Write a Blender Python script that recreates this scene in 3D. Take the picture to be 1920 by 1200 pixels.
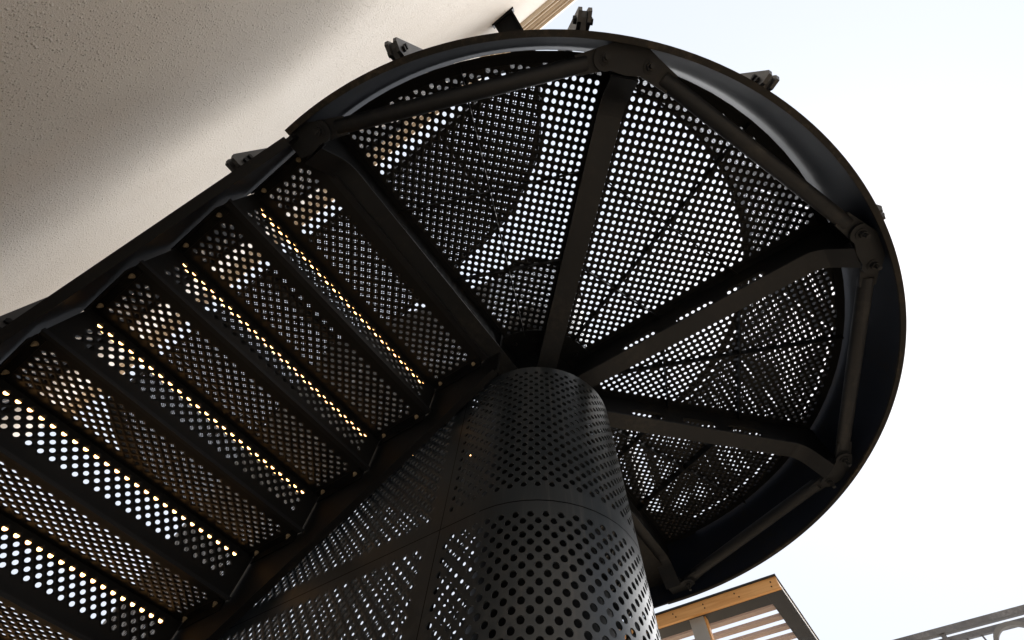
import bpy, math, random
import numpy as np
from mathutils import Vector, Matrix
from mathutils.geometry import tessellate_polygon

random.seed(7)
for o in list(bpy.data.objects):
    bpy.data.objects.remove(o)
scene = bpy.context.scene
col = scene.collection
PI = math.pi
R = math.radians

# ------------------------------------------------------------------ camera
cam_d = bpy.data.cameras.new('camera')
cam = bpy.data.objects.new('camera', cam_d)
col.objects.link(cam)
cam_d.sensor_width = 36.0
cam_d.lens = 821.31 / 1920 * 36.0
cam_d.clip_start = 0.02
cam_d.clip_end = 2000
cam.matrix_world = Matrix(((0.817009, 0.498975, 0.288998, 0.7014),
                           (0.575091, -0.741643, -0.345305, -1.0775),
                           (0.042035, 0.448318, -0.892885, -1.6001),
                           (0, 0, 0, 1)))
scene.camera = cam

# ------------------------------------------------------------------ sky and light
SUN_EL, SUN_AZ = R(50), R(66)          # azimuth measured from +X towards +Y
world = bpy.data.worlds.new('World')
scene.world = world
world.use_nodes = True
wn = world.node_tree.nodes
wl = world.node_tree.links
for n in list(wn):
    wn.remove(n)
wo = wn.new('ShaderNodeOutputWorld')
bg = wn.new('ShaderNodeBackground')
sky = wn.new('ShaderNodeTexSky')
sky.sky_type = 'NISHITA'
sky.sun_disc = False
sky.sun_elevation = SUN_EL
sky.sun_rotation = PI / 2 - SUN_AZ
sky.dust_density = 4.0
sky.air_density = 1.0
sky.ozone_density = 1.0
mixc = wn.new('ShaderNodeMix')          # thin cloud layer: pale veil over the clear sky
mixc.data_type = 'RGBA'
mixc.inputs[0].default_value = 0.92
mixc.inputs[7].default_value = (5.2, 5.55, 6.2, 1)
wl.new(sky.outputs[0], mixc.inputs[6])
wl.new(mixc.outputs[2], bg.inputs[0])
bg.inputs[1].default_value = 0.0505
wl.new(bg.outputs[0], wo.inputs[0])

sun_d = bpy.data.lights.new('sun', 'SUN')
sun_d.energy = 1.2
sun_d.angle = R(60)
sun_d.color = (1.0, 0.985, 0.965)
sun = bpy.data.objects.new('sun', sun_d)
col.objects.link(sun)
sd = Vector((math.cos(SUN_EL) * math.cos(SUN_AZ), math.cos(SUN_EL) * math.sin(SUN_AZ), math.sin(SUN_EL)))
sun.rotation_euler = (-sd).to_track_quat('-Z', 'Y').to_euler()
sun.location = sd * 30

vs = scene.view_settings
vs.view_transform = 'Standard'
vs.look = 'None'
vs.exposure = 1.8
vs.gamma = 1
vs.use_curve_mapping = False
cy = scene.cycles
cy.use_denoising = True
cy.max_bounces = 10
cy.diffuse_bounces = 5
cy.glossy_bounces = 5
cy.sample_clamp_indirect = 6.0

# ------------------------------------------------------------------ materials
def mat(name, rough=0.5, metal=0.0, spec=0.5):
    m = bpy.data.materials.new(name)
    m.use_nodes = True
    b = m.node_tree.nodes['Principled BSDF']
    b.inputs['Roughness'].default_value = rough
    b.inputs['Metallic'].default_value = metal
    b.inputs['Specular IOR Level'].default_value = spec
    return m, m.node_tree.nodes, m.node_tree.links, b

def noise(n, l, scale, detail=4, coords='Object', rough=0.55):
    tc = n.new('ShaderNodeTexCoord')
    t = n.new('ShaderNodeTexNoise')
    t.inputs['Scale'].default_value = scale
    t.inputs['Detail'].default_value = detail
    t.inputs['Roughness'].default_value = rough
    l.new(tc.outputs[coords], t.inputs['Vector'])
    return t

def ramp(n, l, src, stops):
    r = n.new('ShaderNodeValToRGB')
    e = r.color_ramp.elements
    while len(e) < len(stops):
        e.new(0.5)
    for i, (p, c) in enumerate(stops):
        e[i].position = p
        e[i].color = c if len(c) == 4 else (*c, 1)
    l.new(src, r.inputs[0])
    return r

def paint(name, c0, c1, r0, r1, scale=6, dust=None, bump=0.04, spec=0.4):
    """satin coated steel: slightly blotchy colour and gloss, dust in places"""
    m, n, l, b = mat(name, spec=spec)
    t = noise(n, l, scale, 6)
    cr = ramp(n, l, t.outputs[0], [(0.35, c0), (0.7, c1)])
    src = cr.outputs[0]
    if dust:
        t2 = noise(n, l, 38, 8, rough=0.7)
        t3 = noise(n, l, 3.1, 3)
        mul = n.new('ShaderNodeMath'); mul.operation = 'MULTIPLY'
        l.new(t2.outputs[0], mul.inputs[0]); l.new(t3.outputs[0], mul.inputs[1])
        dr = ramp(n, l, mul.outputs[0], [(0.27, (0, 0, 0)), (0.42, (1, 1, 1))])
        mx = n.new('ShaderNodeMix'); mx.data_type = 'RGBA'
        l.new(dr.outputs[0], mx.inputs[0]); l.new(src, mx.inputs[6])
        mx.inputs[7].default_value = (*dust, 1)
        src = mx.outputs[2]
    l.new(src, b.inputs['Base Color'])
    rr = ramp(n, l, t.outputs[0], [(0.3, (r0,) * 3), (0.75, (r1,) * 3)])
    l.new(rr.outputs[0], b.inputs['Roughness'])
    tb = noise(n, l, 160, 2)
    bp = n.new('ShaderNodeBump'); bp.inputs['Strength'].default_value = bump; bp.inputs['Distance'].default_value = 0.002
    l.new(tb.outputs[0], bp.inputs['Height']); l.new(bp.outputs[0], b.inputs['Normal'])
    return m

M = {}
M['black'] = paint('black_coated_steel', (.0036, .0041, .0052), (.0054, .0060, .0073), .5, .62, 5, (.013, .012, .0105), spec=.13)
M['sheet'] = paint('black_perforated_sheet', (.0044, .0047, .0053), (.0068, .0071, .0078), .48, .6, 7, spec=.2)
M['flange'] = paint('charcoal_primed_steel', (.0056, .0068, .0090), (.0078, .0093, .0118), .5, .64, 5, (.019, .019, .0185), spec=.28)
M['core'] = paint('slate_coated_sheet', (.0110, .0150, .0190), (.0152, .0196, .0242), .32, .46, 4, (.034, .036, .037), spec=.6)
m = M['core']; n = m.node_tree.nodes; l = m.node_tree.links; b = n['Principled BSDF']
tc = n.new('ShaderNodeTexCoord'); mp = n.new('ShaderNodeMapping'); mp.inputs['Scale'].default_value = (26, 26, 1.1)
l.new(tc.outputs['Object'], mp.inputs[0])
ts = n.new('ShaderNodeTexNoise'); ts.inputs['Scale'].default_value = 1.6; ts.inputs['Detail'].default_value = 5; ts.inputs['Roughness'].default_value = .65
l.new(mp.outputs[0], ts.inputs['Vector'])
sr = ramp(n, l, ts.outputs[0], [(.56, (0, 0, 0)), (.72, (.75, .75, .75))])
mx = n.new('ShaderNodeMix'); mx.data_type = 'RGBA'; mx.inputs[7].default_value = (.046, .048, .049, 1)
old = b.inputs['Base Color'].links[0].from_socket
l.new(sr.outputs[0], mx.inputs[0]); l.new(old, mx.inputs[6]); l.new(mx.outputs[2], b.inputs['Base Color'])
M['fascia'] = paint('gloss_black_plate', (.0048, .0075, .0150), (.0072, .0105, .0195), .5, .62, 3, (.011, .0105, .0105), spec=.12)
M['rim'] = paint('dusty_plate_edge', (.006, .0055, .005), (.016, .0135, .0105), .6, .8, 18, (.045, .036, .026), spec=.2)
M['post'] = paint('grey_black_bar', (.021, .022, .0245), (.032, .033, .036), .4, .55, 8)
M['zinc'] = paint('dull_zinc', (.16, .13, .085), (.3, .25, .17), .4, .6, 40)

m, n, l, b = mat('led_diffuser')
b.inputs['Base Color'].default_value = (.9, .8, .6, 1)
b.inputs['Emission Color'].default_value = (1.0, .5, .17, 1)
b.inputs['Emission Strength'].default_value = 2.8
M['led'] = m

# roughcast plaster
m, n, l, b = mat('roughcast_plaster', .92, 0, .2)
tA = noise(n, l, 1.3, 4)
cr = ramp(n, l, tA.outputs[0], [(.3, (.73, .665, .58)), (.75, (.80, .74, .66))])
tS = noise(n, l, 240, 4, rough=.7)
sr = ramp(n, l, tS.outputs[0], [(.30, (.78, .72, .62)), (.50, (1, 1, 1))])
mm = n.new('ShaderNodeMix'); mm.data_type = 'RGBA'; mm.blend_type = 'MULTIPLY'; mm.inputs[0].default_value = .3
l.new(cr.outputs[0], mm.inputs[6]); l.new(sr.outputs[0], mm.inputs[7]); l.new(mm.outputs[2], b.inputs['Base Color'])
tc = n.new('ShaderNodeTexCoord')
vo = n.new('ShaderNodeTexVoronoi'); vo.inputs['Scale'].default_value = 105; vo.inputs['Randomness'].default_value = 1
wz = noise(n, l, 30, 3)
va = n.new('ShaderNodeVectorMath'); va.operation = 'MULTIPLY_ADD'
va.inputs[1].default_value = (.006, .006, .006)
l.new(wz.outputs[1], va.inputs[0]); l.new(tc.outputs['Object'], va.inputs[2]); l.new(va.outputs[0], vo.inputs['Vector'])
vr = ramp(n, l, vo.outputs['Distance'], [(.05, (1, 1, 1)), (.48, (0, 0, 0))])
t2 = noise(n, l, 55, 5, rough=.6)
sel = ramp(n, l, t2.outputs[0], [(.44, (.05, .05, .05)), (.60, (1, 1, 1))])
hm = n.new('ShaderNodeMath'); hm.operation = 'MULTIPLY'
l.new(vr.outputs[0], hm.inputs[0]); l.new(sel.outputs[0], hm.inputs[1])
t3 = noise(n, l, 320, 3)
ha = n.new('ShaderNodeMath'); ha.operation = 'MULTIPLY_ADD'; ha.inputs[1].default_value = .55
l.new(t3.outputs[0], ha.inputs[0]); l.new(hm.outputs[0], ha.inputs[2])
bp = n.new('ShaderNodeBump'); bp.inputs['Strength'].default_value = 1.0; bp.inputs['Distance'].default_value = .0058
l.new(ha.outputs[0], bp.inputs['Height']); l.new(bp.outputs[0], b.inputs['Normal'])
M['stucco'] = m

M['cream'] = paint('cream_painted_wood', (.62, .52, .40), (.70, .61, .49), .5, .65, 9)
M['beige'] = paint('beige_board', (.42, .32, .21), (.52, .41, .29), .55, .7, 9)
M['steelgrey'] = paint('anthracite_frame', (.020, .021, .023), (.029, .030, .032), .45, .6, 6)
M['postgrey'] = paint('mid_grey_steel', (.16, .158, .15), (.20, .197, .19), .45, .6, 5)
M['postlight'] = paint('light_grey_steel', (.36, .36, .35), (.42, .42, .41), .45, .6, 5)
M['railgrey'] = paint('weathered_grey_rail', (.12, .12, .125), (.18, .18, .185), .45, .65, 12, (.25, .25, .25))

def wood(name, c0, c1, knots=True, scale=1.0, rough=.55):
    m, n, l, b = mat(name, rough)
    tc = n.new('ShaderNodeTexCoord')
    mp = n.new('ShaderNodeMapping'); mp.inputs['Scale'].default_value = (1.2 * scale, 14 * scale, 14 * scale)
    l.new(tc.outputs['Object'], mp.inputs[0])
    t = n.new('ShaderNodeTexNoise'); t.inputs['Scale'].default_value = 3; t.inputs['Detail'].default_value = 7; t.inputs['Distortion'].default_value = .6
    l.new(mp.outputs[0], t.inputs['Vector'])
    r = ramp(n, l, t.outputs[0], [(.32, c0), (.62, c1)])
    src = r.outputs[0]
    if knots:
        v = n.new('ShaderNodeTexVoronoi'); v.inputs['Scale'].default_value = 5.5
        mp2 = n.new('ShaderNodeMapping'); mp2.inputs['Scale'].default_value = (.55, 1, 1.5)
        l.new(tc.outputs['Object'], mp2.inputs[0]); l.new(mp2.outputs[0], v.inputs['Vector'])
        kr = ramp(n, l, v.outputs['Distance'], [(.05, (1, 1, 1)), (.12, (0, 0, 0))])
        mx = n.new('ShaderNodeMix'); mx.data_type = 'RGBA'
        l.new(kr.outputs[0], mx.inputs[0]); l.new(src, mx.inputs[6]); mx.inputs[7].default_value = (c0[0] * .45, c0[1] * .4, c0[2] * .35, 1)
        src = mx.outputs[2]
    l.new(src, b.inputs['Base Color'])
    return m
M['larch'] = wood('oiled_larch', (.68, .33, .105), (.80, .44, .165))
M['slat'] = wood('brown_stained_slat', (.40, .30, .26), (.50, .39, .34), False, 1, .35)

m, n, l, b = mat('warm_paving', .85)
t = noise(n, l, 2.0, 6)
cr = ramp(n, l, t.outputs[0], [(.3, (.46, .35, .235)), (.7, (.54, .42, .29))])
l.new(cr.outputs[0], b.inputs['Base Color'])
M['ground'] = m
m, n, l, b = mat('pale_render', .85)
t = noise(n, l, 3.0, 5)
cr = ramp(n, l, t.outputs[0], [(.3, (.5, .48, .45)), (.7, (.58, .56, .53))])
l.new(cr.outputs[0], b.inputs['Base Color'])
M['render'] = m

# ------------------------------------------------------------------ mesh helpers
class MB:
    """collects loose geometry for one mesh"""
    def __init__(s):
        s.v = []; s.f = []
    def add(s, vs, fs):
        o = len(s.v)
        s.v.extend(tuple(map(float, p)) for p in vs)
        s.f.extend(tuple(i + o for i in f) for f in fs)
    def box(s, x0, x1, y0, y1, z0, z1):
        vs = [(x, y, z) for z in (z0, z1) for y in (y0, y1) for x in (x0, x1)]
        s.add(vs, [(0, 2, 3, 1), (4, 5, 7, 6), (0, 1, 5, 4), (2, 6, 7, 3), (0, 4, 6, 2), (1, 3, 7, 5)])
    def obox(s, a, b, w, h, up=(0, 0, 1)):
        """bar from a to b, w wide across, h along up"""
        a = Vector(a); b = Vector(b); d = (b - a).normalized(); u = Vector(up)
        sd_ = d.cross(u).normalized(); u = sd_.cross(d).normalized()
        vs = []
        for p in (a, b):
            for i, j in ((-1, -1), (1, -1), (1, 1), (-1, 1)):
                vs.append(p + sd_ * (w / 2 * i) + u * (h / 2 * j))
        s.add(vs, [(0, 1, 2, 3), (7, 6, 5, 4), (0, 4, 5, 1), (1, 5, 6, 2), (2, 6, 7, 3), (3, 7, 4, 0)])
    def tube(s, pts, r, n=12, cap=True):
        pts = [Vector(p) for p in pts]
        rings = []
        for i, p in enumerate(pts):
            d = (pts[min(i + 1, len(pts) - 1)] - pts[max(i - 1, 0)]).normalized()
            a = d.cross(Vector((0, 0, 1)))
            if a.length < 1e-3:
                a = d.cross(Vector((1, 0, 0)))
            a.normalize(); bb = d.cross(a)
            rad = r[i] if isinstance(r, (list, tuple)) else r
            rings.append([p + a * (rad * math.cos(2 * PI * k / n)) + bb * (rad * math.sin(2 * PI * k / n)) for k in range(n)])
        vs = [q for rg in rings for q in rg]
        fs = [(i * n + k, i * n + (k + 1) % n, (i + 1) * n + (k + 1) % n, (i + 1) * n + k) for i in range(len(pts) - 1) for k in range(n)]
        if cap:
            fs.append(tuple(range(n))[::-1]); fs.append(tuple(range((len(pts) - 1) * n, len(pts) * n)))
        s.add(vs, fs)
    def plate(s, outer, holes, T, t):
        """flat plate cut from a 2D outline, T maps (u, v, w) to a point, w runs 0..t"""
        loops = [outer] + list(holes)
        flat = [p for lp in loops for p in lp]
        tris = tessellate_polygon([[Vector((p[0], p[1], 0)) for p in lp] for lp in loops])
        N = len(flat)
        vs = [T(p[0], p[1], 0) for p in flat] + [T(p[0], p[1], t) for p in flat]
        fs = [tuple(x) for x in tris] + [tuple(i + N for i in reversed(x)) for x in tris]
        o = 0
        for lp in loops:
            k = len(lp)
            fs += [(o + i, o + (i + 1) % k, N + o + (i + 1) % k, N + o + i) for i in range(k)]
            o += k
        s.add(vs, fs)
    def mesh(s, name, m, smooth=False):
        me = bpy.data.meshes.new(name)
        me.from_pydata(s.v, [], s.f)
        me.materials.append(m)
        if smooth:
            me.polygons.foreach_set('use_smooth', [True] * len(me.polygons))
            me.set_sharp_from_angle(angle=R(40))
        me.update()
        return me

def link(name, me, parent=None, loc=(0, 0, 0), rz=0.0, label=None):
    o = bpy.data.objects.new(name, me)
    col.objects.link(o)
    o.location = loc
    o.rotation_euler = (0, 0, rz)
    if parent is not None:
        o.parent = parent
    if label:
        o['label'] = label
    return o

def thing(name, label, cat, loc=(0, 0, 0), rz=0.0, group=None, me=None):
    o = bpy.data.objects.new(name, me)
    col.objects.link(o)
    o.location = loc
    o.rotation_euler = (0, 0, rz)
    o['label'] = label
    o['category'] = cat
    if group:
        o['group'] = group
    return o

PITCH = 0.02875
HR = 0.0084

def clip(poly, planes):
    for (a, b_, c) in planes:                       # keep a*u + b*v <= c
        out = []
        k = len(poly)
        for i in range(k):
            p = poly[i]; q = poly[(i + 1) % k]
            dp = a * p[0] + b_ * p[1] - c; dq = a * q[0] + b_ * q[1] - c
            if dp <= 0:
                out.append(p)
            if (dp < 0 < dq) or (dq < 0 < dp):
                t = dp / (dp - dq)
                out.append((p[0] + t * (q[0] - p[0]), p[1] + t * (q[1] - p[1])))
        poly = out
        if len(poly) < 3:
            return None
    return poly

def halfplanes(poly):
    A = sum(poly[i][0] * poly[(i + 1) % len(poly)][1] - poly[(i + 1) % len(poly)][0] * poly[i][1] for i in range(len(poly)))
    if A < 0:
        poly = poly[::-1]
    res = []
    for i in range(len(poly)):
        p = poly[i]; q = poly[(i + 1) % len(poly)]
        dx, dy = q[0] - p[0], q[1] - p[1]
        L = math.hypot(dx, dy)
        if L < 1e-9:
            continue
        a, b_ = dy / L, -dx / L
        res.append((a, b_, a * p[0] + b_ * p[1]))
    return res

def perforated(name, poly, ang, T, m, margin=.032, inner=None, thick=0.0, nseg=12, pitch=PITCH, hr=HR, origin=(0, 0), normal=None):
    """sheet cut to a convex outline, punched with a square grid of round holes turned by ang.
    T maps arrays (u, v, w) to xyz; w is depth through the sheet."""
    hp = halfplanes(poly)
    hin = halfplanes(inner) if inner else [(a, b_, c - margin) for a, b_, c in hp]
    ca, sa = math.cos(ang), math.sin(ang)
    U = np.array([p[0] for p in poly]); V = np.array([p[1] for p in poly])
    gu = (U - origin[0]) * ca + (V - origin[1]) * sa
    gv = -(U - origin[0]) * sa + (V - origin[1]) * ca
    I = np.arange(math.floor(gu.min() / pitch) - 1, math.ceil(gu.max() / pitch) + 2)
    J = np.arange(math.floor(gv.min() / pitch) - 1, math.ceil(gv.max() / pitch) + 2)
    ii, jj = np.meshgrid(I, J)
    cu = (ii * pitch * ca - jj * pitch * sa).ravel() + origin[0]
    cv = (ii * pitch * sa + jj * pitch * ca).ravel() + origin[1]
    hd = pitch * .7072
    touch = np.ones(len(cu), bool); hole = np.ones(len(cu), bool)
    for a, b_, c in hp:
        dd = a * cu + b_ * cv - c
        touch &= dd < hd
        hole &= dd < -hd * 1.001
    for a, b_, c in hin:
        hole &= (a * cu + b_ * cv) <= c
    # punched cells
    hu, hv = cu[hole], cv[hole]
    K = len(hu)
    h = pitch / 2
    sq = np.array([(h, h), (-h, h), (-h, -h), (h, -h)])
    aa = np.arange(nseg) * 2 * PI / nseg
    ci = np.stack([np.cos(aa) * hr, np.sin(aa) * hr], 1)
    cell = np.concatenate([sq, ci])
    rot = np.array([[ca, sa], [-sa, ca]])
    cell = cell @ rot
    q = nseg // 4
    tri = []
    for k in range(4):
        for s in range(q):
            c0 = 4 + k * q + s; c1 = 4 + (k * q + s + 1) % nseg
            tri.append((c0, k, c1))
        c1 = 4 + ((k + 1) * q) % nseg
        tri.append((c1, k, (k + 1) % 4))
    tri = np.array(tri)
    nv = 4 + nseg
    uu = (hu[:, None] + cell[None, :, 0]).ravel(); vv = (hv[:, None] + cell[None, :, 1]).ravel()
    ww = np.zeros_like(uu)
    verts = np.stack(T(uu, vv, ww), 1) if K else np.zeros((0, 3))
    tris = (tri[None] + (np.arange(K) * nv)[:, None, None]).reshape(-1, 3)
    quads = np.zeros((0, 4), int)
    if thick and K:
        base = len(verts)
        uu2 = (hu[:, None] + cell[None, 4:, 0]).ravel(); vv2 = (hv[:, None] + cell[None, 4:, 1]).ravel()
        verts = np.concatenate([verts, np.stack(T(uu2, vv2, np.full_like(uu2, thick)), 1)])
        k = np.arange(nseg); k1 = (k + 1) % nseg
        qd = np.stack([np.broadcast_to(4 + k, (K, nseg)) + (np.arange(K) * nv)[:, None], np.broadcast_to(4 + k1, (K, nseg)) + (np.arange(K) * nv)[:, None],
                       base + k1[None] + (np.arange(K) * nseg)[:, None], base + k[None] + (np.arange(K) * nseg)[:, None]], -1)
        quads = qd.reshape(-1, 4)
    # plain cells along the margins, cut to the outline
    sqr = sq @ rot
    pv = []; pf = []
    off = len(verts)
    for x, y in zip(cu[touch & ~hole], cv[touch & ~hole]):
        pl = clip([(x + a, y + b_) for a, b_ in sqr], hp)
        if pl:
            pf.append(tuple(range(off + len(pv), off + len(pv) + len(pl))))
            pv.extend(pl)
    if pv:
        pa = np.array(pv)
        verts = np.concatenate([verts, np.stack(T(pa[:, 0], pa[:, 1], np.zeros(len(pa))), 1)])
    me = bpy.data.meshes.new(name)
    nl = len(tris) * 3 + len(quads) * 4 + sum(map(len, pf))
    npoly = len(tris) + len(quads) + len(pf)
    me.vertices.add(len(verts)); me.vertices.foreach_set('co', verts.astype(np.float32).ravel())
    me.loops.add(nl)
    li = np.concatenate([tris.ravel(), quads.ravel(), np.array([i for f in pf for i in f], dtype=int)])
    me.loops.foreach_set('vertex_index', li.astype(np.int32))
    tot = np.concatenate([np.full(len(tris), 3), np.full(len(quads), 4), np.array([len(f) for f in pf], dtype=int)]).astype(np.int32)
    st = np.concatenate([[0], np.cumsum(tot)[:-1]]).astype(np.int32)
    me.polygons.add(npoly)
    me.polygons.foreach_set('loop_start', st)
    me.polygons.foreach_set('loop_total', tot)
    me.materials.append(m)
    me.update(calc_edges=True)
    me.validate()
    if normal is not None:
        co = verts[li]
        nn = np.zeros((nl, 3), np.float32)
        sheet = np.ones(nl, bool); sheet[len(tris) * 3:len(tris) * 3 + len(quads) * 4] = False
        nn[sheet] = normal(co[sheet])
        if len(me.loops) == nl:
            me.polygons.foreach_set('use_smooth', np.concatenate([np.ones(len(tris), bool), np.zeros(len(quads), bool), np.ones(len(pf), bool)]))
            me.normals_split_custom_set(nn.tolist())
    return me

def ring(u, v, r, n=12, a0=0.0):
    return [(u + r * math.cos(a0 + 2 * PI * k / n), v + r * math.sin(a0 + 2 * PI * k / n)) for k in range(n)]

def hexbolt(length=.03, r=.011, washer=.018, m='flange'):
    """washer, hex nut and thread end, pointing down -Z from z = 0"""
    b_ = MB()
    b_.tube([(0, 0, 0), (0, 0, -.003)], washer, 16)
    b_.tube([(0, 0, -.003), (0, 0, -.003 - r * .9)], r, 6)
    b_.tube([(0, 0, -.003 - r * .9), (0, 0, -length)], r * .55, 10)
    return b_.mesh('bolt', M[m])

# ------------------------------------------------------------------ main dimensions (metres; z = 0 is the level of the brace ring)
GROUND = -3.2
DECK = 0.242            # underside of the landing sheet
RO = 1.466              # outside of the landing skirt
SKIRT = -0.077
RC = 0.310              # casing radius
X0, GO, Z0, HI = -.3323, .2797, .0466, .1734
YO, YI = -1.42, -.345   # tread ends

# ------------------------------------------------------------------ ground and walls
me = MB(); me.add([(-150, -150, GROUND), (150, -150, GROUND), (150, 150, GROUND), (-150, 150, GROUND)], [(0, 1, 2, 3)])
g = link('ground', me.mesh('ground', M['ground'])); g['kind'] = 'structure'

WY = -1.9
wall = thing('house_wall', 'tall roughcast plaster house wall close behind the black stair', 'wall', (0, WY, GROUND))
w = MB(); w.box(-11, 9, -.3, 0, 0, 8.35)
link('plaster_face', w.mesh('plaster_face', M['stucco']), wall)
w = MB(); w.box(-11.05, 9.05, -.3, .05, 8.35, 8.50); w.box(-11.12, 9.12, -.3, .11, 8.50, 8.62); w.box(-11.2, 9.2, -.3, .17, 8.62, 8.80)
link('cornice', w.mesh('cornice', M['cream']), wall, label='cream stepped cornice along the top of the wall')
w = MB(); w.box(-11.0, 9.0, .052, .075, 8.40, 8.498); w.box(-11.1, 9.1, .112, .135, 8.53, 8.618)
link('cornice_board', w.mesh('cornice_board', M['beige']), wall)

# ------------------------------------------------------------------ casing round the newel
core = thing('perforated_casing', 'slate grey perforated sheet casing, round-ended, at the centre of the stair', 'column', (0, 0, GROUND))
FL = .137
def Tcas(s, z, w_):
    """unrolled casing end: s = 0 on the +X side, straight runs beyond the half circle"""
    s = np.asarray(s, float); half = PI * RC / 2
    a = np.clip(s, -half, half) / RC
    ex = np.maximum(np.abs(s) - half, 0)
    rr = RC - w_
    return rr * np.cos(a) - ex, rr * np.sin(a), z - GROUND
def Ncas(co):
    nrm = co.copy(); nrm[:, 2] = 0; nrm[:, 0] = np.maximum(nrm[:, 0], 0)
    # winding check happens in Blender; the outward radial direction is wanted
    return nrm / np.maximum(np.linalg.norm(nrm, axis=1, keepdims=True), 1e-9)
SW = PI * RC / 2 + FL - .0015
OC = (-math.radians(53.2) * RC, -.7941)
for za, zb, mt, mb_ in ((-.7485, -.0824, .030, .043), (-1.95, -.7515, .0425, .04), (GROUND, -1.953, .04, .04)):
    me = perforated('curved_panel', [(-SW, za), (SW, za), (SW, zb), (-SW, zb)], PI / 4, Tcas, M['core'],
                    inner=[(-SW + .028, za + mb_), (SW - .028, za + mb_), (SW - .028, zb - mt), (-SW + .028, zb - mt)], thick=.004, nseg=16, origin=OC, normal=Ncas, hr=.0094)
    link('curved_panel', me, core)
def nose(x):                     # line through the nosings of the lower flight
    return Z0 + HI / GO * (x - X0)
def Tneg(x, z, w_):
    return x, -RC + w_ + 0 * x, z - GROUND
def Tpos(x, z, w_):
    return x, RC - w_ + 0 * x, z - GROUND
H2 = HI
def nose2(x):                    # the same for the upper flight
    return .25 + HI + HI / GO * (-.05 - x)
XJ = [-FL - .0015, -1.39, -2.64]
for i in range(2):
    xa, xb = XJ[i + 1] + .003, XJ[i]
    tiers = [(GROUND, GROUND, -1.953, -1.953), (-1.95, -1.95, -.7515, -.7515), (-.7485, -.7485, nose2(xb) + .75, nose2(xa) + .75)]
    for za, zb, zc, zd in tiers:
        if zd - za < .05 or zc - zb < .05:
            continue
        me = perforated('flat_panel', [(xa, za), (xb, zb), (xb, zc), (xa, zd)], PI / 4, Tneg, M['core'], margin=.042, thick=.004, origin=(xb, -.7941), hr=.0088)
        link('flat_panel', me, core)
    for za, zb, zc, zd in [(GROUND, GROUND, -1.953, -1.953), (-1.95, -1.95, -.7515, -.7515), (-.7485, -.7485, nose2(xb) + .75, nose2(xa) + .75)]:
        me = perforated('flat_panel', [(xa, za), (xb, zb), (xb, zc), (xa, zd)], PI / 4, Tpos, M['core'], margin=.042, nseg=8, origin=(xb, -.7941))
        link('flat_panel', me, core)
for Tm, fn, top in ((Tpos, nose2, .75),):     # guard panels farther along
    for xa, xb in ((-3.96, XJ[2]), (-5.3, -3.963)):
        me = perforated('guard_panel', [(xa, max(fn(xa) - .05, GROUND)), (xb, fn(xb) - .05), (xb, fn(xb) + top), (xa, fn(xa) + top)], PI / 4, Tm, M['core'], margin=.042, nseg=8)
        link('guard_panel', me, core)
# guard ring of the casing above the landing
me = perforated('guard_panel', [(-SW, DECK + .06), (SW, DECK + .06), (SW, 1.22), (-SW, 1.22)], PI / 4, Tcas, M['core'], margin=.042, nseg=8, origin=OC)
link('guard_panel', me, core)
hr_ = MB()
hr_.tube([(-FL, -RC, 1.25 - GROUND)] + [(RC * math.cos(a), RC * math.sin(a), 1.25 - GROUND) for a in np.linspace(-PI / 2, PI / 2, 25)] + [(-FL, RC, 1.25 - GROUND)], .02, 10)
link('handrail', hr_.mesh('handrail', M['black'], True), core)
nt = MB(); nt.tube([(0, 0, 0), (0, 0, 3.95)], .20, 40)
link('newel_tube', nt.mesh('newel_tube', M['black'], True), core)
# battens added behind the joints to block sky light through the gaps
for y in (-RC + .0075, RC - .0075):
    for z in (-.75, -1.9515):
        q = MB(); q.box(XJ[2], -.02, y - .002, y + .002, z - .022 - GROUND, z + .022 - GROUND)
        link('joint_batten', q.mesh('joint_batten', M['black']), core)
    for x in XJ[:2]:
        q = MB(); yy = y + (.005 if y < 0 else -.005); q.box(x - .024, x + .022, yy - .002, yy + .002, .1, 2.6 if x < -1 else 3.1)
        link('joint_batten', q.mesh('joint_batten', M['black']), core)
for z in (-.75, -1.9515):
    q = MB(); vs = []
    for a in np.linspace(-PI / 2, PI / 2, 33):
        for r, dz in ((RC - .006, -.022), (RC - .006, .022), (RC - .01, .022), (RC - .01, -.022)):
            vs.append((r * math.cos(a), r * math.sin(a), z + dz - GROUND))
    q.add(vs, [(i * 4 + k, i * 4 + (k + 1) % 4, (i + 1) * 4 + (k + 1) % 4, (i + 1) * 4 + k) for i in range(32) for k in range(4)])
    link('joint_batten', q.mesh('joint_batten', M['black']), core)
hub = MB()
hub.tube([(0, 0, DECK - .022 - GROUND), (0, 0, DECK - .010 - GROUND)], .318, 56)
hubo = link('hub_flange', hub.mesh('hub_flange', M['black'], True), core)
bm_hub = hexbolt(.026, .012, .02, 'black')
for k in range(16):
    a = R(11.25 + 22.5 * k)
    link('bolt', bm_hub, hubo, (.265 * math.cos(a), .265 * math.sin(a), DECK - .022 - GROUND))

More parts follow.
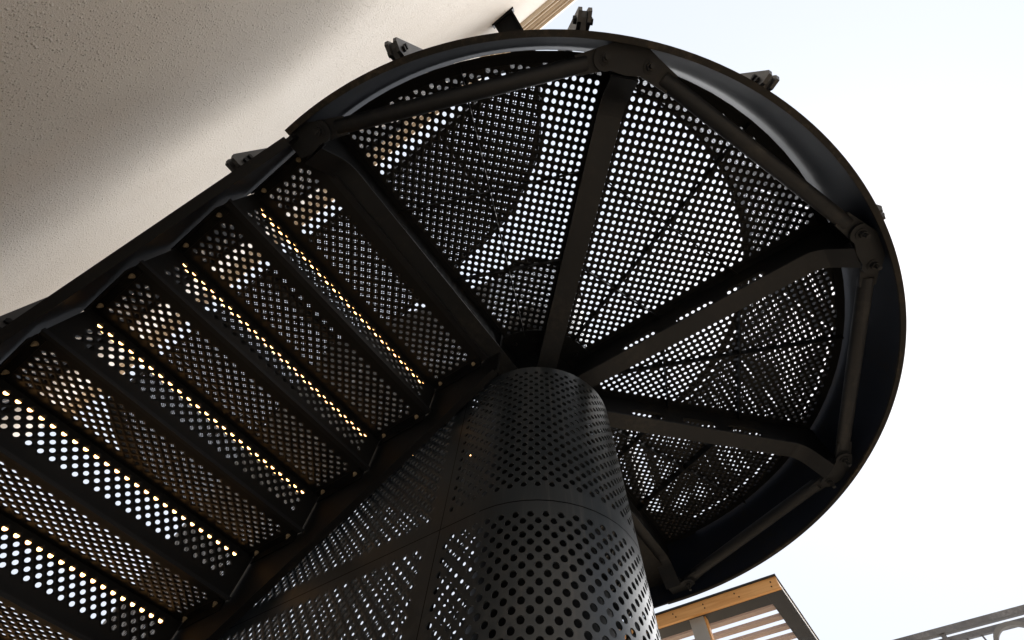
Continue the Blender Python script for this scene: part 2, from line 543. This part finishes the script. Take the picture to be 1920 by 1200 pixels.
# ------------------------------------------------------------------ semicircular landing
land = thing('stair_landing', 'black semicircular half-landing of perforated sheet on five radiating beams', 'landing', (0, 0, 0))
def Tdeck(u, v, w_):
    return u, v, DECK + w_ + 0 * u
RD = 1.444
for k in range(4):
    a0 = -90 + 45 * k; a1 = a0 + 45
    da = .25
    poly = [(.27 * math.cos(R(a0 + da)), .27 * math.sin(R(a0 + da)))] + \
           [(RD * math.cos(R(a)), RD * math.sin(R(a))) for a in np.linspace(a0 + .08, a1 - .08, 13)] + \
           [(.27 * math.cos(R(a1 - da)), .27 * math.sin(R(a1 - da)))]
    # holes keep clear of the beams by a constant strip
    me = perforated('deck_panel', poly, 0 if k == 2 else PI / 4, Tdeck, M['sheet'], margin=.036, thick=.004, nseg=16, origin=(.012, .008))
    link('deck_panel', me, land)
    # fins under the sheet
    def pol(r, a):
        return (r * math.cos(R(a)), r * math.sin(R(a)))
    am = a0 + 22.5
    for r in (1.05, .68):
        p0, p1 = pol(r, a0 + .55), pol(r, a1 - .55)
        f = MB(); f.obox((*p0, DECK - .0175), (*p1, DECK - .0175), .005, .035)
        link('stiffener', f.mesh('stiffener', M['black']), land)
    p0, p1 = pol(.30, am), pol(1.43, am)
    f = MB(); f.obox((*p0, DECK - .0155), (*p1, DECK - .0155), .005, .029)
    link('stiffener', f.mesh('stiffener', M['black']), land)

for y0, y1 in ((YO - .012, YI + .002), (-YI - .002, -YO + .012)):
    q = MB(); q.box(-.075, -.0005, y0, y1, DECK, DECK + .006); q.box(-.0518, -.0445, y0, y1, DECK - .055, DECK - .0005)
    if y0 < 0:
        q.box(-.0518, -.0480, y0 + .02, y1 - .02, .046, .168); q.box(-.0518, -.0480, y0 + .001, y0 + .0199, .046, DECK - .0555)  # added plates, block sky light through the lower holes of the first riser
    link('edge_strip_light_stop', q.mesh('edge_strip_light_stop', M['sheet']), land)
# beams: slotted web with a bottom plate that sweeps down to the brace ring
def flange_path():
    pts = [(.20, .05), (1.245, .05)]
    cx_, cz_, rr = 1.245, -.03, .08
    for t in np.linspace(0, R(58), 9)[1:]:
        pts.append((cx_ + rr * math.sin(t), cz_ + rr * math.cos(t)))
    x, z = pts[-1]
    d = (math.cos(R(58)), -math.sin(R(58)))
    pts.append((1.362, z - (1.362 - x) / d[0] * -d[1]))
    pts += [(1.375, -.022), (1.452, -.022)]
    return pts
FP = flange_path()
def beam_meshes():
    f = MB()
    wd, th = .0425, .009
    vs, fs = [], []
    nrm = []
    for i, (x, z) in enumerate(FP):
        x0, z0 = FP[max(i - 1, 0)]; x1, z1 = FP[min(i + 1, len(FP) - 1)]
        dx, dz = x1 - x0, z1 - z0; L = math.hypot(dx, dz)
        nx, nz = -dz / L, dx / L
        for y, t in ((-wd, 0), (wd, 0), (wd, th), (-wd, th)):
            vs.append((x + nx * t, y, z + nz * t))
    for i in range(len(FP) - 1):
        for k in range(4):
            fs.append((i * 4 + k, (i + 1) * 4 + k, (i + 1) * 4 + (k + 1) % 4, i * 4 + (k + 1) % 4))
    fs.append((0, 1, 2, 3)); n_ = (len(FP) - 1) * 4; fs.append((n_ + 3, n_ + 2, n_ + 1, n_))
    f.add(vs, fs)
    fl = f.mesh('flange', M['flange'])
    wb = MB()
    outer = [(.20, DECK - .002)] + [(x, z + .004) for x, z in FP] + [(1.452, DECK - .002)]
    holes = []
    for ra in (.47, .73, .96):
        rb = ra + .17; zc = .135; hr = .024
        holes.append([(ra + hr - hr * math.sin(t), zc + hr * math.cos(t)) for t in np.linspace(0, PI, 8)] +
                     [(rb - hr + hr * math.sin(t), zc - hr * math.cos(t)) for t in np.linspace(0, PI, 8)])
    wb.plate(outer, holes, lambda u, v, w_: (u, w_ - .005, v), .010)
    # top angle that carries the sheet
    wb.box(.26, 1.43, -.028, -.0055, DECK - .008, DECK - .002)
    wb.box(.26, 1.43, .0055, .028, DECK - .008, DECK - .002)
    return fl, wb.mesh('web', M['black'])
FLm, WBm = beam_meshes()
BR, BD = 1.41, .0488           # brace bolts: radius and half angle
gus = MB()
def gusset_outline(single=0):
    bx, by = BR * math.cos(BD), BR * math.sin(BD)
    rl = .037
    pts = []
    for sgn in (1, -1):
        if single and sgn != single:
            arc = [(1.452, sgn * .045), (1.385, sgn * .045)]
            arc = arc if sgn == 1 else arc[::-1]
        else:
            a = np.linspace(60, 215, 11) if sgn == 1 else np.linspace(145, 300, 11)
            arc = [(1.458, sgn * .052)] * 0 + [(bx + rl * math.cos(R(t)), sgn * 0 + sgn * by * 1 + rl * math.sin(R(t))) for t in a]
        pts.append(arc)
    return [(1.457, .046)] + pts[0] + [(1.372, 0)] + pts[1] + [(1.457, -.046)]
GM = {}
for s_ in (0, 1, -1):
    gb = MB(); gb.plate(gusset_outline(s_), [], lambda u, v, w_: (u, v, -.046 + w_), .012)
    GM[s_] = gb.mesh('gusset_plate', M['flange'])
bolt_m = hexbolt(.036, .0135, .021, 'flange')
for k, a in enumerate((-90, -45, 0, 45, 90)):
    off = {0: .004, 4: -.004}.get(k, 0)
    bmo = link('beam', WBm, land, (off, 0, 0), R(a))
    fo = link('flange', FLm, bmo)
    s_ = {0: 1, 4: -1}.get(k, 0)
    go = link('gusset_plate', GM[s_], land, (0, 0, 0), R(a))
    for sg in ((1, -1) if s_ == 0 else (s_,)):
        link('bolt', bolt_m, go, (BR * math.cos(BD), sg * BR * math.sin(BD), -.046))
# brace tubes between the gussets
for k in range(4):
    a0, a1 = R(-90 + 45 * k) + BD, R(-45 + 45 * k) - BD
    p = Vector((BR * math.cos(a0), BR * math.sin(a0), -.020)); q = Vector((BR * math.cos(a1), BR * math.sin(a1), -.020))
    d = (q - p).normalized()
    t = MB()
    t.tube([p + d * .055, p + d * .06, q - d * .06, q - d * .055], [.0235, .0255, .0255, .0235], 20)
    for e, s_ in ((p, 1), (q, -1)):
        sd_ = d.cross(Vector((0, 0, 1)))
        tongue = [(.034 * math.cos(x), .034 * math.sin(x)) for x in np.linspace(PI / 2, 1.5 * PI, 10)] + [(.09, -.028), (.09, .028)]
        t.plate(tongue, [], lambda u, v, w_, e=e, s_=s_: tuple(e + d * (u * s_) + sd_ * v + Vector((0, 0, w_ - .0135))), .012)
    link('brace_tube', t.mesh('brace_tube', M['flange'], True), land)
# skirt plate
sk = MB()
N_ = 120
AS = np.linspace(R(-90.3), R(93.5), N_)
ri = RO - .012
vs = []; fs = []
for a in AS:
    for r, z in ((ri, SKIRT), (RO, SKIRT), (RO, .335), (ri, .335)):
        vs.append((r * math.cos(a), r * math.sin(a), z))
for i in range(N_ - 1):
    for k in range(4):
        fs.append((i * 4 + k, i * 4 + (k + 1) % 4, (i + 1) * 4 + (k + 1) % 4, (i + 1) * 4 + k))
fs += [(0, 3, 2, 1), tuple((N_ - 1) * 4 + k for k in range(4))]
sk.add(vs, fs)
skm = sk.mesh('skirt_plate', M['fascia'], True)
sko = link('skirt_plate', skm, land)
rm = MB(); vs = []; fs = []
for a in AS:
    for r, z in ((ri - .004, SKIRT - .004), (RO + .003, SKIRT - .004), (RO + .003, SKIRT + .004), (ri - .004, SKIRT + .004)):
        vs.append((r * math.cos(a), r * math.sin(a), z))
rm.add(vs, [(i * 4 + k, i * 4 + (k + 1) % 4, (i + 1) * 4 + (k + 1) % 4, (i + 1) * 4 + k) for i in range(N_ - 1) for k in range(4)] + [(0, 3, 2, 1), tuple((N_ - 1) * 4 + k for k in range(4))])
link('bottom_edge', rm.mesh('bottom_edge', M['rim'], True), sko)
# edge ring that stiffens the sheet
er = MB(); vs = []; fs = []
AE = np.linspace(R(-89.5), R(89.5), 90)
for a in AE:
    for r, z in ((1.405, DECK - .007), (1.432, DECK - .007), (1.432, DECK - .002), (1.405, DECK - .002)):
        vs.append((r * math.cos(a), r * math.sin(a), z))
er.add(vs, [(i * 4 + k, i * 4 + (k + 1) % 4, (i + 1) * 4 + (k + 1) % 4, (i + 1) * 4 + k) for i in range(89) for k in range(4)])
link('edge_ring', er.mesh('edge_ring', M['black'], True), land)

# ------------------------------------------------------------------ guard round the landing
guard = thing('landing_guard', 'black perforated guard with paired flat-bar posts bolted round the landing skirt', 'railing', (0, 0, 0))
def post_mesh(height, bottom=.045):
    pb = MB()
    for y in (-.0215, .0095):
        prof = [(0.022, bottom + .04), (.040, bottom), (.070, bottom), (.082, bottom + .02), (.082, height), (.022, height)]
        pb.plate(prof, [], lambda u, v, w_, y=y: (u, y + w_, v), .012)
    return pb.mesh('post', M['post'])
def lug_mesh():
    lb = MB()
    prof = [(-.004, .06), (.055, .062), (.074, .075), (.074, .15), (-.004, .20)]
    lb.plate(prof, [], lambda u, v, w_: (u, -.0085 + w_, v), .017)
    return lb.mesh('lug', M['post'])
pm = post_mesh(1.30); lm_ = lug_mesh()
bs = MB()
bs.tube([(0, -.0315, 0), (0, .0315, 0)], .0095, 6)
bs_m = bs.mesh('bolt', M['black'])
PA = [-74.2, -50.7, -26.5, -1.5, 23.5, 47.5, 71.5, 88]
for a in PA:
    c, s_ = math.cos(R(a)), math.sin(R(a))
    po = link('post', pm, guard, (RO * c, RO * s_, 0), R(a))
    link('lug', lm_, po)
    for x, z in ((.048, .088), (.058, .128)):
        link('bolt', bs_m, po, (x, 0, z))
GR = 1.446
edges = [-89.5] + PA
def Tg(s, z, w_):
    s = np.asarray(s, float)
    return GR * np.cos(s / GR), GR * np.sin(s / GR), z
for e0, e1 in zip(edges[:-1], edges[1:]):
    s0, s1 = R(e0 + .25) * GR, R(e1 - .25) * GR
    me = perforated('guard_panel', [(s0, .345), (s1, .345), (s1, 1.22), (s0, 1.22)], PI / 4, Tg, M['sheet'], margin=.05, nseg=8, origin=(0, .4))
    link('guard_panel', me, guard)
hb = MB(); hb.tube([(1.462 * math.cos(a), 1.462 * math.sin(a), 1.31) for a in np.linspace(R(-90), R(90), 61)], .022, 12)
link('handrail', hb.mesh('handrail', M['black'], True), guard)
# ------------------------------------------------------------------ flights
W_ = YI - YO
def Ttread(u, v, w_):
    return u, v, w_ + 0 * u
TREAD = perforated('tread', [(-.018, YO), (GO - .0003, YO), (GO - .0003, YI), (-.018, YI)], PI / 4, Ttread, M['sheet'],
                   inner=[(.036, YO + .044), (GO - .03, YO + .044), (GO - .03, YI - .044), (.036, YI - .044)], thick=.003, nseg=12, origin=(.0475, YO + .047))
def Triser(v, z, w_):
    return -w_ + 0 * v, v, z
RISER = perforated('riser', [(YO, -HI + .0006), (YI, -HI + .0006), (YI, -.003), (YO, -.003)], PI / 4, Triser, M['sheet'],
                   inner=[(YO + .06, -.128), (YI - .06, -.128), (YI - .06, -.022), (YO + .06, -.022)], thick=.0025, nseg=12, origin=(YO + .065, -.030))
lip = MB()
lip.box(-.018, -.013, YO, YI, -.016, .0)                   # folded nosing
lip.box(-.0128, -.0002, YO, YI, -.0160, -.0128)
LIP = lip.mesh('nosing', M['sheet'])
ft = MB()
ft.box(.0002, .030, YO + .002, YI - .002, -HI - .0060, -HI - .0022)   # foot fold under the tread below
ft.box(.0270, .030, YO + .002, YI - .002, -HI - .0150, -HI - .0062)
FOOT = ft.mesh('riser_fold', M['flange'])
led = MB(); led.box(-.0125, -.0080, YO + .03, YI - .03, -.036, -.024)
LED = led.mesh('led_strip', M['led'])
lh = MB(); lh.box(-.0128, -.0060, YO + .05, YI - .05, -.0235, -.0165)
LEDH = lh.mesh('led_holder', M['sheet'])
def cleat_mesh(y, s_):
    cb = MB()
    cb.box(.012, GO - .012, min(y, y + s_ * .004), max(y, y + s_ * .004), -.036, -.001)
    cb.box(.012, GO - .012, min(y + s_ * .0042, y + s_ * .03), max(y + s_ * .0042, y + s_ * .03), -.005, -.001)
    return cb.mesh('cleat', M['black'])
CLO, CLI = cleat_mesh(YO - .001, 1), cleat_mesh(YI + .001, -1)
zb_ = hexbolt(.015, .0065, .0085, 'zinc')
def flight(name, label, n, loc, rz, panels, top_x, group=None):
    f = thing(name, label, 'stairs', loc, rz, group)
    # first riser under the upper floor edge
    r0 = link('riser', RISER, f, (X0 + GO, 0, Z0 + HI))
    link('led_strip', LED, r0); link('led_holder', LEDH, r0); link('riser_fold', FOOT, r0)
    for k in range(n):
        x, z = X0 - GO * k, Z0 - HI * k
        t = link('tread', TREAD, f, (x, 0, z))
        link('nosing', LIP, t)
        link('cleat', CLO, t); link('cleat', CLI, t)
        for bx in (.045, GO - .045):
            link('bolt', zb_, t, (bx, YO + .016, -.005)); link('bolt', zb_, t, (bx, YI - .016, -.005))
        r = link('riser', RISER, f, (x, 0, z))
        link('led_strip', LED, r); link('led_holder', LEDH, r); link('riser_fold', FOOT, r)
    xb = X0 - GO * (n - 1) - .25
    for (y0, y1, tip) in ((YO - .025, YO - .013, top_x), (YI + .003, YI + .015, top_x + .03)):
        s_ = MB()
        lo = lambda x: -.102 + HI / GO * x
        hi = lambda x: nose(x) + .085
        base = Z0 - HI * n
        prof = [(tip, max(lo(tip), -.09)), (tip, hi(tip) - .05), (xb, hi(xb)), (xb, base), ((base + .102) / (HI / GO), base)]
        s_.plate(prof, [], lambda u, v, w_, y0=y0: (u, y0 + w_, v), y1 - y0)
        # bottom lip
        xa2 = (base + .102) / (HI / GO)
        y_lip = y1 if y0 < -1 else y0 - .0
        ya, yb = (y0 - .004, y1 + .014) if y0 < -1 else (y0 - .014, y1 + .004)
        s_.add([(tip - .01, ya, lo(tip - .01) - .0015), (tip - .01, yb, lo(tip - .01) - .0015), (xa2, yb, lo(xa2) - .0015), (xa2, ya, lo(xa2) - .0015),
                (tip - .01, ya, lo(tip - .01) - .0085), (tip - .01, yb, lo(tip - .01) - .0085), (xa2, yb, lo(xa2) - .0085), (xa2, ya, lo(xa2) - .0085)],
               [(0, 1, 2, 3), (7, 6, 5, 4), (0, 4, 5, 1), (1, 5, 6, 2), (2, 6, 7, 3), (3, 7, 4, 0)])
        link('stringer', s_.mesh('stringer', M['black']), f)
    # outer guard
    def Tf(x, z, w_):
        return x, YO - .010 + w_ + 0 * x, z
    xp = []
    for xa, xb2 in panels:
        me = perforated('guard_panel', [(xa, nose(xa) + .09), (xb2, nose(xb2) + .09), (xb2, nose(xb2) + .98), (xa, nose(xa) + .98)], PI / 4, Tf, M['sheet'], margin=.05, nseg=8)
        link('guard_panel', me, f)
        xp += [xb2]
    xp = sorted(set(xp + [panels[-1][0]]))
    hb2 = MB(); hb2.tube([(panels[-1][0] - .05, YO - .012, nose(panels[-1][0] - .05) + 1.06), (panels[0][1] + .0, YO - .012, nose(panels[0][1]) + 1.06)], .022, 12)
    link('handrail', hb2.mesh('handrail', M['black'], True), f)
    for x in xp:
        xx = x - .25 if abs(x - panels[0][1]) < 1e-6 else x
        po = link('post', pm, f, (xx, YO - .038, nose(xx) - .16), -PI / 2)
        link('lug', lm_, po)
        for u, z in ((.048, .088), (.058, .128)):
            link('bolt', bs_m, po, (u, 0, z))
    return f
f1 = flight('lower_stair_flight', 'black perforated flight with warm lit risers rising beside the plaster wall', 18, (0, 0, 0), 0,
            [(-1.03, -.02), (-2.05, -1.04), (-3.07, -2.06), (-4.08, -3.08), (-5.1, -4.09)], 0.0)
n2 = 20
f2 = flight('upper_stair_flight', 'black perforated flight climbing on from the landing behind the casing', n2,
            (-.05 + (X0 - GO * (n2 - 1)), 0, .242 - (Z0 - HI * n2)), PI, [(X0 - GO * 19 + 2.6, -.02), (X0 - GO * 19 + 1.3, X0 - GO * 19 + 2.59), (X0 - GO * 19 + .02, X0 - GO * 19 + 1.29)], 0.0)
q = MB()
prof = [(.004, -.077), (-.36, -.077), (-.385, -.05), (-.50, .30), (.004, .335)]
q.plate(prof, [], lambda u, v, w_: (-(u - f2.location.x), -(1.4545 + w_), v - f2.location.z), .0115)
link('skirt_end', q.mesh('skirt_end', M['fascia']), f2)
q = MB()
for (xa, za), (xb, zb2) in ((( -.012, .028), (-.34, .028)),):
    q.add([(-(x - f2.location.x), -y, z + dz - f2.location.z) for dz in (0, .006) for x, y, z in ((xa, .36, za), (xa, 1.45, za), (xb, 1.45, zb2), (xb, .36, zb2))],
          [(0, 1, 2, 3), (7, 6, 5, 4), (0, 4, 5, 1), (1, 5, 6, 2), (2, 6, 7, 3), (3, 7, 4, 0)])
link('soffit_plate', q.mesh('soffit_plate', M['black']), f2)
ZU = .242 - (Z0 - HI * n2) + Z0 + HI
XU = -.05 + (X0 - GO * (n2 - 1)) - (X0 + GO)

# ------------------------------------------------------------------ upper walkway back to the house
walk = thing('upper_walkway', 'dark perforated walkway crossing overhead between the casing and the plaster wall', 'walkway', (0, 0, ZU))
def Tw(u, v, w_):
    return u, v, w_ + 0 * u
rim = [(.93, -1.42), (.93, -1.30), (.60, -.775), (.45, -.588), (.135, -.385), (-.19, -.215), (-.6, -.12), (-2.72, .13), (XU, .30)]
main = rim + [(XU, -1.42)]
cuts = [1.2, -.4, -1.9, -3.4, -4.6, XU]
for xb, xa in zip(cuts[:-1], cuts[1:]):
    pl = clip(main, [(1, 0, xb - .001), (-1, 0, -xa - .001)])
    me = perforated('deck_panel', pl, PI / 4, Tw, M['sheet'], margin=.032, thick=.004, nseg=8, origin=(.01, .006))
    link('deck_panel', me, walk)
endp = [(XU - .002, -1.42), (XU - .002, 1.42), (-8.2, 1.42), (-8.42, .6), (-8.3, -.06), (-8.0, -.6), (-7.55, -1.1), (-7.1, -1.42)]
for ya, yb in ((-1.5, 0), (0, 1.5)):
    pl = clip(endp, [(0, 1, yb - .001), (0, -1, -ya - .001)])
    me = perforated('deck_panel', pl, PI / 4, Tw, M['sheet'], margin=.032, thick=.004, nseg=8, origin=(.01, .006))
    link('deck_panel', me, walk)
def edge(pts):
    q = MB()
    for p0, p1 in zip(pts[:-1], pts[1:]):
        q.obox((*p0, -.03), (*p1, -.03), .012, .26)
    o = link('edge_beam', q.mesh('edge_beam', M['black']), walk)
edge([(-7.1, -1.428), (.93, -1.428)])
edge([(x + .004, y + .008) for x, y in rim[:-1]] + [(XU, .31)])
edge([(x - .006, y) for x, y in endp[2:]])
for x, y1 in ((-1.9, .03), (-3.4, .16), (-4.6, .23)):
    q = MB(); q.box(x - .005, x + .005, -1.421, y1, -.10, -.002)
    jo = link('joist', q.mesh('joist', M['black']), walk)
    q = MB(); q.box(x - .03, x + .03, -1.421, y1, -.11, -.1005)
    link('joist_flange', q.mesh('joist_flange', M['black']), jo)
q = MB()
q.box(.765, .78, -1.884, -1.436, -.05, .12); q.box(.975, .99, -1.884, -1.436, -.05, .12); q.box(.7795, .9755, -1.884, -1.436, .02, .03)
q.box(.745, 1.01, -1.90, -1.883, -.08, .14)
link('wall_bracket', q.mesh('wall_bracket', M['black']), walk)
for xa, xb in ((-3.4, -2.36), (-2.35, -1.31), (-1.3, -.26), (-.25, .9)):
    def Twg(x, z, w_):
        return x, -1.425 + 0 * x, z
    me = perforated('guard_panel', [(xa, .12), (xb, .12), (xb, .98), (xa, .98)], PI / 4, Twg, M['sheet'], margin=.05, nseg=8)
    link('guard_panel', me, walk)
q = MB(); q.tube([(-3.4, -1.425, 1.02), (.93, -1.425, 1.02)], .022, 12)
link('handrail', q.mesh('handrail', M['black'], True), walk)
q = MB()
q.tube([(-6.9, 1.3, -ZU + GROUND), (-6.9, 1.3, -.16)], .05, 16)
link('support_post', q.mesh('support_post', M['black'], True), walk)

# ------------------------------------------------------------------ pergola
PX, PY, PZ = .400, 2.673, .60
per = thing('slatted_pergola', 'flat pergola with larch edge board, charcoal frame and brown roof slats', 'pergola', (PX, PY, GROUND))
zt, zb = PZ - GROUND, .50 - GROUND
PLX, PLY = -3.2, 2.3
q = MB(); q.box(PLX, 0, 0, .028, zb + .002, zt - .012)
link('edge_board', q.mesh('edge_board', M['larch']), per, label='orange larch board with knots along the pergola edge')
SCR = MB(); SCR.tube([(0, .0005, 0), (0, -.0018, 0)], .0055, 10)
SCm = SCR.mesh('screw', M['rim'])
eb = [o for o in per.children if o.name.startswith('edge_board')][0]
for i in range(8):
    for dz, dx in ((.030, 0), (.062, -.006)):
        link('screw', SCm, eb, (-.05 - .26 * i + random.uniform(-.02, .02) + dx, 0, zb + dz + random.uniform(-.004, .004)))
q = MB(); q.box(-.022, -.002, .030, PLY, zb + .012, zt - .012)
link('side_board', q.mesh('side_board', M['cream']), per)
q = MB(); q.box(PLX - .01, .008, -.012, .03, zt - .0115, zt); q.box(-.03, .008, .0301, PLY, zt - .0115, zt)
link('cap_strip', q.mesh('cap_strip', M['steelgrey']), per)
q = MB()
q.box(PLX, -.122, .029, .162, zb, zb + .022); q.box(-.1215, .002, .029, PLY, zb, zb + .022); q.box(PLX, -.122, PLY - .13, PLY, zb, zb + .022)
link('frame', q.mesh('frame', M['steelgrey']), per)
for i in range(13):
    y = .205 + .150 * i
    if y > PLY - .2:
        break
    q = MB(); q.box(PLX + .02, -.1225, y, y + .058, zb + .010, zb + .031)
    link('slat', q.mesh('slat', M['slat']), per)
for x0 in (-.735, -2.9):
    q = MB(); q.box(x0 - .01, x0 + .105, .034, .134, 0, zb - .001)
    po = link('post', q.mesh('post', M['postlight']), per)
    q = MB(); q.box(x0 + .1055, x0 + .117, .046, .10, 0, zb - .001)
    link('cladding', q.mesh('cladding', M['larch']), po)

# ------------------------------------------------------------------ roof terrace with railing
ter = MB(); ter.box(-.6, 9, 0, 6, 0, 3.1)
thing('flat_roof_block', 'low pale rendered block whose flat roof carries the ring railing', 'building', (0.4, 4.85, GROUND), me=ter.mesh('flat_roof_block', M['render']))
ral = thing('ring_railing', 'grey steel railing with round rings under its double top rail', 'railing', (.0, 4.94, -.1))
q = MB(); q.box(.2, 6.0, -.03, .03, 1.052, 1.10)
link('top_rail', q.mesh('top_rail', M['railgrey']), ral)
q = MB(); q.box(.2, 6.0, -.012, .022, .975, 1.020)
link('second_rail', q.mesh('second_rail', M['railgrey']), ral)
q = MB(); q.box(.2, 6.0, -.012, .012, .15, .18)
link('bottom_rail', q.mesh('bottom_rail', M['railgrey']), ral)
for x in (.3, 1.35, 2.6, 3.85, 5.1):
    q = MB(); q.box(x - .02, x + .02, -.02, .02, 0, 1.052)
    link('post', q.mesh('post', M['railgrey']), ral)
rg = MB(); NR = 48; vs = []; fs = []
for k in range(NR):
    a = 2 * PI * k / NR
    for r, y in ((.172, -.030), (.205, -.030), (.205, .010), (.172, .010)):
        vs.append((r * math.cos(a), y, r * math.sin(a)))
rg.add(vs, [(i * 4 + k, i * 4 + (k + 1) % 4, ((i + 1) % NR) * 4 + (k + 1) % 4, ((i + 1) % NR) * 4 + k) for i in range(NR) for k in range(4)])
RGm = rg.mesh('ring', M['postgrey'], True)
for x in (1.84, 2.6, 3.3, 4.2, 4.9, 5.5):
    link('ring', RGm, ral, (x, -.022, .80))
bl = MB(); bl.box(-.007, .007, -.007, .007, .18, .974)
BLm = bl.mesh('baluster', M['railgrey'])
for i in range(46):
    x = .42 + .12 * i
    if min(abs(x - r) for r in (1.84, 2.6, 3.3, 4.2, 4.9, 5.5)) > .21:
        link('baluster', BLm, ral, (x, 0, 0))
